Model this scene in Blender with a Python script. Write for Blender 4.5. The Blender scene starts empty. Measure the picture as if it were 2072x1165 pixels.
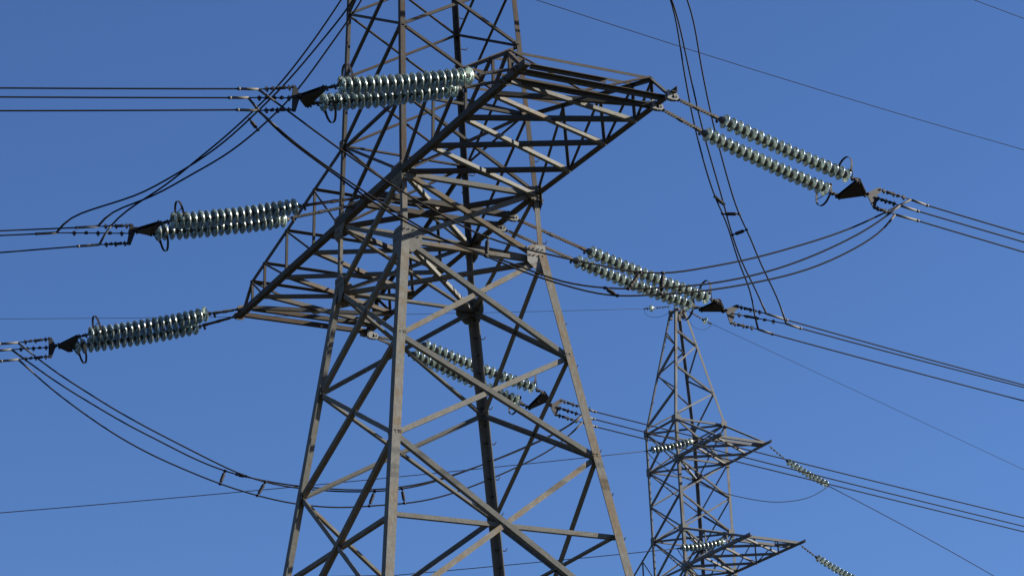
import bpy, bmesh, math, random
from mathutils import Vector, Quaternion, Matrix

# ------------------------------------------------------------------ camera
scene = bpy.context.scene
C = scene.collection
CAM = {'loc': [47.118, -23.622, 1.65], 'yaw': -1.0786501395753854, 'pitch': 0.37184350750100914, 'roll': -0.045026080482297476, 'f': 5702.648857817425}
cd = bpy.data.cameras.new('camera'); cam = bpy.data.objects.new('camera', cd); C.objects.link(cam); scene.camera = cam
yaw, pitch, roll = CAM['yaw'], CAM['pitch'], CAM['roll']
fwd = Vector((math.sin(yaw) * math.cos(pitch), math.cos(yaw) * math.cos(pitch), math.sin(pitch)))
rt = Vector((math.cos(yaw), -math.sin(yaw), 0)); up = rt.cross(fwd)
rt2 = rt * math.cos(roll) + up * math.sin(roll); up2 = -rt * math.sin(roll) + up * math.cos(roll)
m = Matrix((rt2, up2, -fwd)).transposed().to_4x4(); m.translation = Vector(CAM['loc']); cam.matrix_world = m
cd.sensor_width = 36.0; cd.sensor_fit = 'HORIZONTAL'; cd.lens = CAM['f'] / 2072 * 36.0
cd.clip_start = .5; cd.clip_end = 9000

# ------------------------------------------------------------------ sky, sun, exposure
SUN_AZ, SUN_EL = math.radians(19), math.radians(24)      # azimuth measured from +Y towards +X
w = bpy.data.worlds.new('World'); scene.world = w; w.use_nodes = True
nt = w.node_tree; bg = nt.nodes['Background']
sky = nt.nodes.new('ShaderNodeTexSky'); sky.sky_type = 'NISHITA'; sky.sun_disc = False
sky.sun_elevation = SUN_EL; sky.sun_rotation = SUN_AZ
sky.altitude = 150; sky.air_density = 1.0; sky.dust_density = 0.15; sky.ozone_density = 9.0
tint = nt.nodes.new('ShaderNodeMix'); tint.data_type = 'RGBA'; tint.blend_type = 'MULTIPLY'      # camera white balance on the clear winter sky
tint.inputs['Factor'].default_value = 1.0; tint.inputs['B'].default_value = (1.11, .96, .99, 1)
nt.links.new(sky.outputs['Color'], tint.inputs['A']); nt.links.new(tint.outputs['Result'], bg.inputs['Color']); bg.inputs['Strength'].default_value = .0525
sd = bpy.data.lights.new('sun', 'SUN'); sd.energy = 5.0; sd.angle = math.radians(.53); sd.color = (1, .93, .82)
sun = bpy.data.objects.new('sun', sd); C.objects.link(sun)
sv = Vector((math.sin(SUN_AZ) * math.cos(SUN_EL), math.cos(SUN_AZ) * math.cos(SUN_EL), math.sin(SUN_EL)))
sun.rotation_euler = sv.to_track_quat('Z', 'Y').to_euler(); sun.location = sv * 120
scene.view_settings.view_transform = 'Standard'; scene.view_settings.look = 'None'
scene.view_settings.exposure = 1.38; scene.view_settings.gamma = 1.0
scene.render.engine = 'CYCLES'
scene.cycles.max_bounces = 12; scene.cycles.transmission_bounces = 12; scene.cycles.glossy_bounces = 6; scene.cycles.transparent_max_bounces = 12

# ------------------------------------------------------------------ measured positions, in metres
D = {"asm":[{"name":"RR","side":1,"strings":[[[6.816,1.56,23.782],[6.714,2.722,23.534],[6.467,5.553,22.992],[6.443,5.828,22.938]],
[[6.254,1.56,23.825],[6.156,2.675,23.489],[5.917,5.412,22.913],[5.889,5.728,22.813]]],"apex":[6.133,6.153,22.856],"y2":[[6.123,6.263,22.856],[6.096,6.574,23.011],[6.211,6.412,22.762],[6.111,6.405,22.603]],"cl":[[6.03,7.334,22.949],[6.292,6.863,22.645],[6.069,6.89,22.55]],"sl":[[5.996,7.716,22.907],[6.255,7.279,22.615],[6.021,7.432,22.528]],"w":[[[5.996,7.716,22.907],[5.952,8.22,22.877],[5.908,8.725,22.846],[5.864,9.229,22.817],[5.82,9.733,22.787],[5.776,10.237,22.758],[3.944,31.169,21.815],[2.113,52.102,21.403],[0.282,73.034,21.52],[-1.55,93.966,22.167],[-3.381,114.899,23.344],[-5.212,135.831,25.051],[-7.044,156.763,27.287]],
[[6.255,7.279,22.615],[6.208,7.827,22.584],[6.16,8.374,22.553],[6.112,8.922,22.522],[6.064,9.47,22.492],[6.016,10.017,22.462],[4.188,30.914,21.594],[2.359,51.81,21.253],[0.531,72.706,21.441],[-1.297,93.603,22.156],[-3.125,114.499,23.4],[-4.953,135.395,25.171],[-6.781,156.292,27.471]],
[[6.021,7.432,22.528],[5.973,7.982,22.493],[5.925,8.531,22.459],[5.877,9.081,22.426],[5.829,9.631,22.393],[5.781,10.18,22.36],[3.954,31.057,21.386],[2.128,51.934,20.939],[0.301,72.811,21.018],[-1.525,93.688,21.625],[-3.352,114.565,22.759],[-5.178,135.442,24.42],[-7.005,156.319,26.608]]]},
{"name":"MR","side":1,"strings":[[[0.371,1.56,23.887],[0.205,3.451,23.463],[-0.046,6.321,22.96],[-0.074,6.645,22.926]],
[[-0.185,1.56,23.873],[-0.349,3.433,23.463],[-0.593,6.22,22.992],[-0.622,6.545,22.929]]],"apex":[-0.374,6.898,22.889],"y2":[[-0.386,7.028,22.888],[-0.412,7.329,23.03],[-0.304,7.237,22.876],[-0.395,7.136,22.618]],"cl":[[-0.479,8.092,22.992],[-0.29,8.453,22.742],[-0.456,7.829,22.591]],"sl":[[-0.524,8.608,22.943],[-0.321,8.81,22.704],[-0.487,8.183,22.547]],"w":[[[-0.524,8.608,22.943],[-0.642,9.961,22.841],[-0.761,11.314,22.744],[-0.879,12.667,22.651],[-0.998,14.021,22.562],[-1.116,15.374,22.478],[-2.893,35.681,21.749],[-4.669,55.987,22.018],[-6.446,76.294,23.283],[-8.222,96.601,25.546],[-9.999,116.907,28.806],[-11.776,137.214,33.064],[-13.552,157.521,38.318]],
[[-0.321,8.81,22.704],[-0.432,10.083,22.619],[-0.544,11.356,22.538],[-0.655,12.628,22.461],[-0.766,13.901,22.388],[-0.878,15.174,22.318],[-2.661,35.561,21.743],[-4.445,55.948,22.173],[-6.228,76.334,23.608],[-8.012,96.721,26.048],[-9.796,117.108,29.493],[-11.579,137.495,33.944],[-13.363,157.882,39.399]],
[[-0.487,8.183,22.547],[-0.612,9.61,22.448],[-0.736,11.037,22.353],[-0.861,12.464,22.26],[-0.986,13.891,22.172],[-1.111,15.318,22.087],[-2.885,35.595,21.255],[-4.659,55.872,21.129],[-6.433,76.15,21.709],[-8.207,96.427,22.994],[-9.981,116.704,24.986],[-11.755,136.981,27.683],[-13.529,157.258,31.087]]]},
{"name":"LR","side":1,"strings":[[[-6.481,1.56,23.705],[-6.601,2.928,23.689],[-6.845,5.723,23.13],[-6.872,6.029,23.032]],
[[-6.87,1.56,23.9],[-6.982,2.842,23.582],[-7.214,5.491,22.903],[-7.243,5.822,22.765]]],"apex":[-7.085,6.242,22.97],"y2":[[-7.094,6.343,22.827],[-7.12,6.637,23.005],[-7.01,6.529,22.762],[-7.105,6.469,22.634]],"cl":[[-7.182,7.351,22.895],[-6.935,7.056,22.631],[-7.168,7.185,22.542]],"sl":[[-7.198,7.53,22.869],[-6.962,7.357,22.59],[-7.198,7.534,22.497]],"w":[[[-7.198,7.53,22.869],[-7.429,10.171,22.673],[-7.66,12.811,22.481],[-7.891,15.452,22.293],[-8.122,18.093,22.108],[-8.353,20.734,21.926],[-10.053,40.169,20.696],[-11.754,59.604,19.651],[-13.454,79.039,18.792],[-15.154,98.475,18.118],[-16.855,117.91,17.631],[-18.555,137.345,17.33],[-20.255,156.78,17.215]],
[[-6.962,7.357,22.59],[-7.192,9.988,22.382],[-7.422,12.619,22.18],[-7.652,15.25,21.985],[-7.882,17.881,21.795],[-8.113,20.512,21.612],[-9.812,39.936,20.449],[-11.512,59.361,19.62],[-13.211,78.786,19.125],[-14.91,98.211,18.964],[-16.61,117.636,19.138],[-18.309,137.061,19.646],[-20.009,156.485,20.489]],
[[-7.198,7.534,22.497],[-7.428,10.163,22.302],[-7.658,12.792,22.11],[-7.888,15.422,21.921],[-8.118,18.051,21.734],[-8.348,20.68,21.55],[-10.047,40.099,20.279],[-11.746,59.519,19.16],[-13.445,78.938,18.192],[-15.144,98.357,17.377],[-16.843,117.776,16.714],[-18.542,137.195,16.202],[-20.241,156.615,15.843]]]},
{"name":"RL","side":-1,"strings":[[[6.554,-1.56,23.914],[6.473,-2.494,23.641],[6.261,-4.909,23.102],[6.23,-5.264,22.994]],
[[6.061,-1.56,23.896],[5.975,-2.542,23.591],[5.757,-5.037,22.973],[5.729,-5.359,22.88]]],"apex":[5.957,-5.571,22.906],"y2":[[5.951,-5.635,22.888],[5.944,-5.714,23.059],[5.835,-5.82,22.906],[5.943,-5.729,22.626]],"cl":[[5.888,-6.359,22.929],[5.659,-6.454,22.851],[5.887,-6.369,22.522]],"sl":[[5.859,-6.684,22.893],[5.632,-6.762,22.807],[5.857,-6.708,22.486]],"w":[[[5.859,-6.684,22.893],[5.786,-7.522,22.775],[5.713,-8.36,22.659],[5.639,-9.198,22.543],[5.566,-10.036,22.429],[5.493,-10.874,22.315],[3.682,-31.576,19.771],[1.87,-52.278,17.746],[0.059,-72.98,16.238],[-1.752,-93.682,15.25],[-3.563,-114.384,14.779],[-5.374,-135.086,14.826],[-7.186,-155.788,15.392]],
[[5.632,-6.762,22.807],[5.561,-7.57,22.695],[5.49,-8.379,22.584],[5.42,-9.187,22.473],[5.349,-9.996,22.364],[5.278,-10.804,22.255],[3.465,-31.53,19.73],[1.652,-52.255,17.725],[-0.162,-72.981,16.24],[-1.975,-93.706,15.274],[-3.788,-114.432,14.827],[-5.601,-135.157,14.9],[-7.415,-155.883,15.492]],
[[5.857,-6.708,22.486],[5.785,-7.539,22.366],[5.712,-8.37,22.247],[5.639,-9.201,22.129],[5.566,-10.033,22.012],[5.494,-10.864,21.896],[3.682,-31.569,19.269],[1.871,-52.273,17.16],[0.059,-72.978,15.57],[-1.752,-93.683,14.498],[-3.564,-114.388,13.945],[-5.375,-135.093,13.91],[-7.186,-155.798,14.393]]]},
{"name":"ML","side":-1,"strings":[[[-0.022,-1.56,24.02],[-0.153,-3.058,23.621],[-0.368,-5.517,23.018],[-0.396,-5.836,22.928]],
[[-0.645,-1.56,24.084],[-0.774,-3.041,23.591],[-0.999,-5.609,23.006],[-1.014,-5.782,22.968]]],"apex":[-0.736,-6.159,22.87],"y2":[[-0.741,-6.218,22.847],[-0.747,-6.287,22.949],[-0.859,-6.418,22.894],[-0.75,-6.328,22.576]],"cl":[[-0.803,-6.93,22.856],[-1.088,-7.667,22.72],[-0.8,-6.897,22.478]],"sl":[[-0.837,-7.321,22.784],[-1.119,-8.021,22.658],[-0.834,-7.285,22.402]],"w":[[[-0.837,-7.321,22.784],[-0.863,-7.621,22.735],[-0.89,-7.921,22.685],[-0.916,-8.221,22.637],[-0.942,-8.521,22.588],[-0.968,-8.821,22.539],[-2.812,-29.898,19.388],[-4.656,-50.975,16.774],[-6.5,-72.052,14.697],[-8.344,-93.129,13.157],[-10.188,-114.206,12.154],[-12.032,-135.283,11.689],[-13.876,-156.36,11.761]],
[[-1.119,-8.021,22.658],[-1.137,-8.22,22.624],[-1.154,-8.42,22.591],[-1.172,-8.619,22.558],[-1.189,-8.818,22.525],[-1.206,-9.017,22.492],[-3.057,-30.171,19.247],[-4.908,-51.325,16.543],[-6.759,-72.48,14.38],[-8.609,-93.634,12.758],[-10.46,-114.788,11.678],[-12.311,-135.942,11.138],[-14.162,-157.096,11.14]],
[[-0.834,-7.285,22.402],[-0.861,-7.59,22.34],[-0.887,-7.895,22.279],[-0.914,-8.2,22.217],[-0.941,-8.505,22.155],[-0.968,-8.81,22.094],[-2.811,-29.884,18.115],[-4.655,-50.957,14.674],[-6.499,-72.031,11.769],[-8.342,-93.105,9.402],[-10.186,-114.179,7.571],[-12.03,-135.252,6.277],[-13.873,-156.326,5.521]]]},
{"name":"LL","side":-1,"strings":[[[-6.672,-1.56,23.996],[-6.742,-2.357,23.787],[-6.963,-4.877,23.066],[-6.991,-5.204,22.974]],
[[-6.875,-1.56,23.905],[-6.958,-2.504,23.54],[-7.187,-5.122,22.832],[-7.202,-5.292,22.731]]],"apex":[-7.122,-5.537,22.778],"y2":[[-7.133,-5.668,22.744],[-7.143,-5.774,22.901],[-7.25,-5.851,22.76],[-7.142,-5.766,22.506]],"cl":[[-7.202,-6.45,22.748],[-7.428,-6.512,22.661],[-7.2,-6.431,22.37]],"sl":[[-7.234,-6.817,22.683],[-7.459,-6.863,22.598],[-7.229,-6.766,22.304]],"w":[[[-7.234,-6.817,22.683],[-7.27,-7.232,22.611],[-7.306,-7.647,22.539],[-7.343,-8.061,22.468],[-7.379,-8.476,22.396],[-7.415,-8.891,22.325],[-9.252,-29.889,18.996],[-11.089,-50.887,16.199],[-12.927,-71.886,13.936],[-14.764,-92.884,12.206],[-16.601,-113.882,11.009],[-18.438,-134.881,10.345],[-20.275,-155.879,10.215]],
[[-7.459,-6.863,22.598],[-7.493,-7.256,22.531],[-7.527,-7.648,22.464],[-7.562,-8.041,22.397],[-7.596,-8.434,22.331],[-7.631,-8.827,22.264],[-9.469,-29.843,18.984],[-11.308,-50.86,16.238],[-13.147,-71.876,14.026],[-14.985,-92.892,12.348],[-16.824,-113.908,11.204],[-18.663,-134.925,10.594],[-20.501,-155.941,10.518]],
[[-7.229,-6.766,22.304],[-7.266,-7.188,22.223],[-7.303,-7.61,22.142],[-7.34,-8.032,22.061],[-7.377,-8.453,21.98],[-7.414,-8.875,21.9],[-9.251,-29.873,18.168],[-11.088,-50.871,14.969],[-12.925,-71.869,12.304],[-14.762,-92.867,10.172],[-16.599,-113.865,8.572],[-18.436,-134.862,7.506],[-20.273,-155.86,6.973]]]}],"wire":[],"jump":[["RL0",[[5.888,-6.359,22.929],[5.891,-6.014,22.732],[5.902,-4.985,22.125],[5.912,-4.068,21.617],[5.925,-2.806,21.042],[5.933,-2.034,20.775],[5.939,-1.377,20.68],[5.952,-0.208,20.589],[5.965,1.068,20.538],[5.971,1.707,20.608],[5.983,2.776,20.917],[5.988,3.314,21.083],[6.0,4.44,21.506],[6.014,5.859,22.122],[6.03,7.334,22.949]]],["RL1",[[5.659,-6.454,22.851],[5.668,-6.254,22.605],[5.69,-5.805,22.208],[5.727,-5.015,21.718],[5.752,-4.483,21.382],[5.79,-3.685,20.948],[5.833,-2.795,20.632],[5.869,-2.035,20.476],[5.9,-1.373,20.342],[5.938,-0.581,20.137],[5.983,0.37,20.122],[6.015,1.047,20.196],[6.092,2.667,20.515],[6.17,4.293,21.088],[6.255,6.089,22.054],[6.292,6.863,22.645]]],["RL2",[[5.887,-6.369,22.522],[5.888,-6.295,22.484],[5.894,-5.841,22.115],[5.905,-5.044,21.64],[5.914,-4.364,21.284],[5.927,-3.473,20.843],[5.935,-2.847,20.585],[5.946,-2.076,20.422],[5.955,-1.436,20.237],[5.962,-0.906,20.13],[5.974,0.02,19.999],[5.981,0.496,19.986],[5.995,1.536,20.166],[6.011,2.708,20.423],[6.042,4.937,21.18],[6.065,6.624,22.209],[6.069,6.89,22.55]]],["LL0",[[-7.202,-6.45,22.748],[-7.2,-5.57,22.17],[-7.2,-4.96,21.858],[-7.199,-4.379,21.556],[-7.198,-3.535,21.185],[-7.196,-2.585,20.809],[-7.195,-1.76,20.492],[-7.194,-1.228,20.321],[-7.194,-0.762,20.24],[-7.192,0.02,20.19],[-7.19,1.517,20.27],[-7.189,2.55,20.455],[-7.188,3.344,20.712],[-7.185,5.482,21.692],[-7.183,6.961,22.517],[-7.182,7.351,22.895]]],["LL1",[[-7.428,-6.512,22.661],[-7.418,-6.232,22.483],[-7.391,-5.503,22.032],[-7.36,-4.643,21.592],[-7.332,-3.875,21.219],[-7.306,-3.166,20.937],[-7.284,-2.551,20.675],[-7.256,-1.769,20.427],[-7.238,-1.276,20.339],[-7.215,-0.648,20.275],[-7.191,0.02,20.24],[-7.137,1.494,20.294],[-7.1,2.509,20.47],[-7.072,3.288,20.695],[-6.996,5.381,21.605],[-6.947,6.746,22.356],[-6.935,7.056,22.631]]],["LL2",[[-7.2,-6.431,22.37],[-7.199,-6.204,22.203],[-7.199,-5.851,21.909],[-7.197,-5.275,21.528],[-7.195,-4.407,21.019],[-7.193,-3.533,20.618],[-7.191,-2.622,20.315],[-7.189,-1.798,20.08],[-7.187,-0.933,19.911],[-7.185,-0.06,19.821],[-7.182,0.997,19.85],[-7.181,1.733,19.971],[-7.178,2.768,20.151],[-7.176,3.687,20.442],[-7.172,5.456,21.287],[-7.169,6.503,21.916],[-7.168,7.185,22.542]]],["ML1",[[-1.088,-7.667,22.72],[-1.025,-7.597,22.936],[-0.94,-7.503,22.997],[-0.496,-7.012,23.126],[0.113,-6.339,23.289],[0.441,-5.976,23.504],[0.732,-5.655,23.686],[1.192,-5.147,24.067],[1.53,-4.773,24.455],[1.804,-4.469,24.797],[2.039,-4.21,25.096],[2.893,-3.265,26.472],[3.004,-3.143,26.684]]],["ML0",[[-0.803,-6.93,22.856],[-0.782,-6.909,22.979],[-0.674,-6.798,23.098],[-0.269,-6.384,23.211],[0.109,-5.996,23.345],[0.385,-5.713,23.517],[1.102,-4.979,23.935],[1.366,-4.708,24.171],[1.502,-4.569,24.294],[1.939,-4.121,24.793],[2.095,-3.961,25.005],[2.8,-3.239,26.24],[3.048,-2.985,26.694]]],["ML2",[[-0.8,-6.897,22.478],[-0.737,-6.832,22.721],[-0.334,-6.422,23.164],[-0.021,-6.104,23.349],[0.332,-5.743,23.633],[0.635,-5.435,23.928],[0.996,-5.067,24.256],[1.357,-4.7,24.641],[1.84,-4.207,25.216],[2.743,-3.287,26.779]]],["MR2",[[-0.456,7.829,22.591],[-0.314,7.647,22.951],[-0.337,7.676,23.271],[0.189,7.001,23.903],[0.394,6.739,24.406],[0.569,6.515,24.622],[0.887,6.106,24.886],[1.422,5.42,26.042],[1.699,5.065,27.186],[2.006,4.67,28.704]]],["MR0",[[-0.479,8.092,22.992],[-0.409,7.999,23.007],[-0.209,7.733,23.297],[0.345,6.996,23.781],[0.65,6.59,24.34],[0.832,6.348,24.833],[1.38,5.618,26.14],[1.691,5.204,27.215],[2.134,4.615,28.633]]],["MR1",[[-0.29,8.453,22.742],[-0.277,8.435,22.769],[-0.121,8.206,23.144],[0.419,7.418,23.786],[0.724,6.972,24.314],[0.926,6.677,24.473],[1.488,5.856,26.078],[1.738,5.49,27.246],[2.023,5.073,28.776]]]],"spacer":[["RL0","RL1",[5.965,1.067,20.528],[6.008,0.885,20.176]],["RL0","RL2",[5.971,1.633,20.598],[5.996,1.557,20.178]],["RL1","RL2",[5.981,0.319,20.115],[5.981,0.517,19.999]],["RL0","RL2",[5.933,-2.029,20.776],[5.945,-2.105,20.427]],["LL1","LL2",[-7.256,-1.775,20.423],[-7.189,-1.804,20.075]],["LL1","LL0",[-7.242,-1.39,20.348],[-7.194,-1.271,20.313]],["LL0","LL2",[-7.194,-0.762,20.243],[-7.187,-0.943,19.913]],["LL0","LL2",[-7.19,1.807,20.314],[-7.181,1.734,19.977]],["LL0","LL2",[-7.189,2.539,20.465],[-7.179,2.584,20.133]],["ML1","ML0",[1.577,-4.72,24.506],[1.502,-4.569,24.283]],["MR2","MR0",[0.863,6.137,24.878],[0.837,6.341,24.784]],["MR2","MR1",[0.569,6.515,24.622],[0.921,6.684,24.521]],["MR0","MR1",[0.547,6.727,24.197],[0.739,6.95,24.304]]],"T":{"ka":0.0425,"zT":1.7591,"z1":3.3163,"z2":4.7853,"zw":1.4562,"aw":1.0254,"kf":0.1492,"n1":3.5889,"n2":5.7093,"nh":7.3284,"L":6.7263,"bt":1.5108,"rb":0.9864,"tz":-0.0757,"x1":2.8744,"x2":4.3053,"x3":5.4818,"x4":6.1549,"ztt":0.489},
"s":1.5,"H":23.975,"T2":{"tx":-33.2357,"ty":26.1182,"psi":0.0405,"wt":0.1707,"wa":0.9729,"wb":0.9665,"wk":-0.0008666512911061658,"ht":4.4551,"zb":1.4332,"zc":2.6832,"zd":3.9469,"ze":5.3318,"L1":3.4913,"b1":0.9938,"L2":4.8569,"b2":1.0662,"rb":1.0516,"za":32.804},
"s2":[["S1L",[[-29.71,25.201,31.381],[-29.759,24.155,31.049],[-29.826,22.724,30.63],[-29.839,22.441,30.55]]],["S1R",[[-29.793,27.295,31.274],[-29.899,28.12,30.812],[-30.101,29.693,30.277],[-30.12,29.84,30.191]]],["S2L",[[-28.341,25.22,27.456],[-28.386,24.254,27.182],[-28.454,22.804,26.859],[-28.466,22.547,26.816]]],["S2R",[[-28.419,27.329,27.375],[-28.511,28.039,27.023],[-28.714,29.622,26.485],[-28.733,29.768,26.435]]],["STL",[[-33.248,25.861,37.406],[-33.284,25.095,37.247],[-33.285,25.055,37.24],[-33.299,24.775,37.187]]],["STR",[[-33.301,26.628,37.36],[-33.394,27.348,37.13],[-33.399,27.392,37.119],[-33.433,27.656,37.052]]]],"w2":[["S1L",[[-29.839,22.441,30.55],[-29.932,20.456,30.158],[-30.025,18.471,29.77],[-30.118,16.486,29.388],[-30.21,14.501,29.01],[-30.303,12.515,28.636],[-30.396,10.53,28.268],[-30.489,8.545,27.904],[-30.582,6.56,27.545],[-30.675,4.575,27.191],[-30.767,2.59,26.841],[-30.86,0.605,26.497],[-35.444,-97.428,15.403]]],["S1R",[[-30.12,29.84,30.191],[-30.207,30.516,30.002],[-30.294,31.193,29.809],[-30.381,31.87,29.612],[-30.468,32.547,29.412],[-30.555,33.224,29.208],[-30.642,33.901,29.0],[-30.729,34.577,28.788],[-30.816,35.254,28.573],[-30.903,35.931,28.354],[-30.99,36.608,28.131],[-31.077,37.285,27.904],[-45.415,148.861,-60.933]]],["S2L",[[-28.466,22.547,26.816],[-28.508,21.644,26.66],[-28.55,20.742,26.504],[-28.593,19.84,26.35],[-28.635,18.937,26.196],[-28.677,18.035,26.044],[-28.719,17.132,25.893],[-28.761,16.23,25.743],[-28.804,15.328,25.593],[-28.846,14.425,25.445],[-28.888,13.523,25.298],[-28.93,12.621,25.152],[-34.071,-97.322,14.907]]],["S2R",[[-28.733,29.768,26.435],[-28.761,29.984,26.358],[-28.788,30.2,26.282],[-28.816,30.416,26.206],[-28.844,30.631,26.13],[-28.871,30.847,26.054],[-28.899,31.063,25.978],[-28.927,31.278,25.902],[-28.955,31.494,25.826],[-28.982,31.71,25.75],[-29.01,31.926,25.675],[-29.038,32.141,25.599],[-44.028,148.79,-7.013]]],["STL",[[-33.299,24.775,37.187],[-33.397,22.663,36.88],[-33.496,20.551,36.576],[-33.595,18.438,36.277],[-33.694,16.326,35.982],[-33.792,14.214,35.691],[-33.891,12.102,35.404],[-33.99,9.989,35.121],[-34.089,7.877,34.843],[-34.187,5.765,34.568],[-34.286,3.653,34.298],[-34.385,1.54,34.032],[-38.904,-95.094,26.328]]],["STR",[[-33.433,27.656,37.052],[-33.608,29.013,36.756],[-33.782,30.37,36.46],[-33.956,31.727,36.162],[-34.131,33.084,35.863],[-34.305,34.441,35.564],[-34.48,35.798,35.263],[-34.654,37.155,34.962],[-34.828,38.512,34.659],[-35.003,39.869,34.356],[-35.177,41.226,34.052],[-35.352,42.583,33.747],[-48.728,146.677,7.669]]]],"j2":[["S1L",[[-29.839,22.441,30.55],[-29.84,22.466,30.484],[-29.856,22.881,30.171],[-29.883,23.601,29.86],[-29.901,24.075,29.743],[-29.94,25.092,29.497],[-29.984,26.26,29.357],[-30.037,27.656,29.364],[-30.089,29.023,29.705],[-30.12,29.84,30.191]]],["S2L",[[-28.466,22.547,26.816],[-28.468,22.595,26.704],[-28.479,22.894,26.369],[-28.494,23.302,25.979],[-28.519,23.983,25.614],[-28.597,26.086,25.233],[-28.664,27.892,25.487],[-28.733,29.768,26.435]]],["STL",[[-33.299,24.775,37.18],[-33.295,24.84,36.971],[-33.278,25.211,36.912],[-33.258,25.638,37.067],[-33.247,25.87,37.255]]],["STR",[[-33.433,27.656,37.052],[-33.42,27.554,36.91],[-33.372,27.18,36.739],[-33.318,26.762,36.815],[-33.303,26.644,37.002]]]],"gw":[[[-14.0,1.0,38.777],[-14.854,10.767,37.934],[-15.08,13.345,37.751],[-15.306,15.924,37.586],[-15.531,18.502,37.437],[-15.757,21.081,37.305],[-15.982,23.659,37.189],[-16.208,26.238,37.09],[-16.434,28.816,37.008],[-17.164,37.161,36.857]],
[[-13.0,1.0,43.342],[-15.234,26.539,41.232],[-15.26,26.832,41.207],[-15.286,27.125,41.183],[-15.311,27.419,41.159],[-15.337,27.712,41.135],[-15.363,28.005,41.11],[-15.388,28.298,41.086],[-15.414,28.591,41.062],[-16.138,36.869,40.378]]]}

PI = math.pi
V = Vector

# ------------------------------------------------------------------ helpers
def link(o, parent=None):
    C.objects.link(o)
    if parent is not None:
        o.parent = parent
    return o

def tag(o, label=None, cat=None, group=None, kind=None):
    if label: o['label'] = label
    if cat: o['category'] = cat
    if group: o['group'] = group
    if kind: o['kind'] = kind
    return o

def thing(name, label, cat, loc=(0, 0, 0), group=None):
    o = bpy.data.objects.new(name, None)
    o.empty_display_size = 0.2
    o.location = loc
    link(o)
    return tag(o, label, cat, group)

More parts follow.
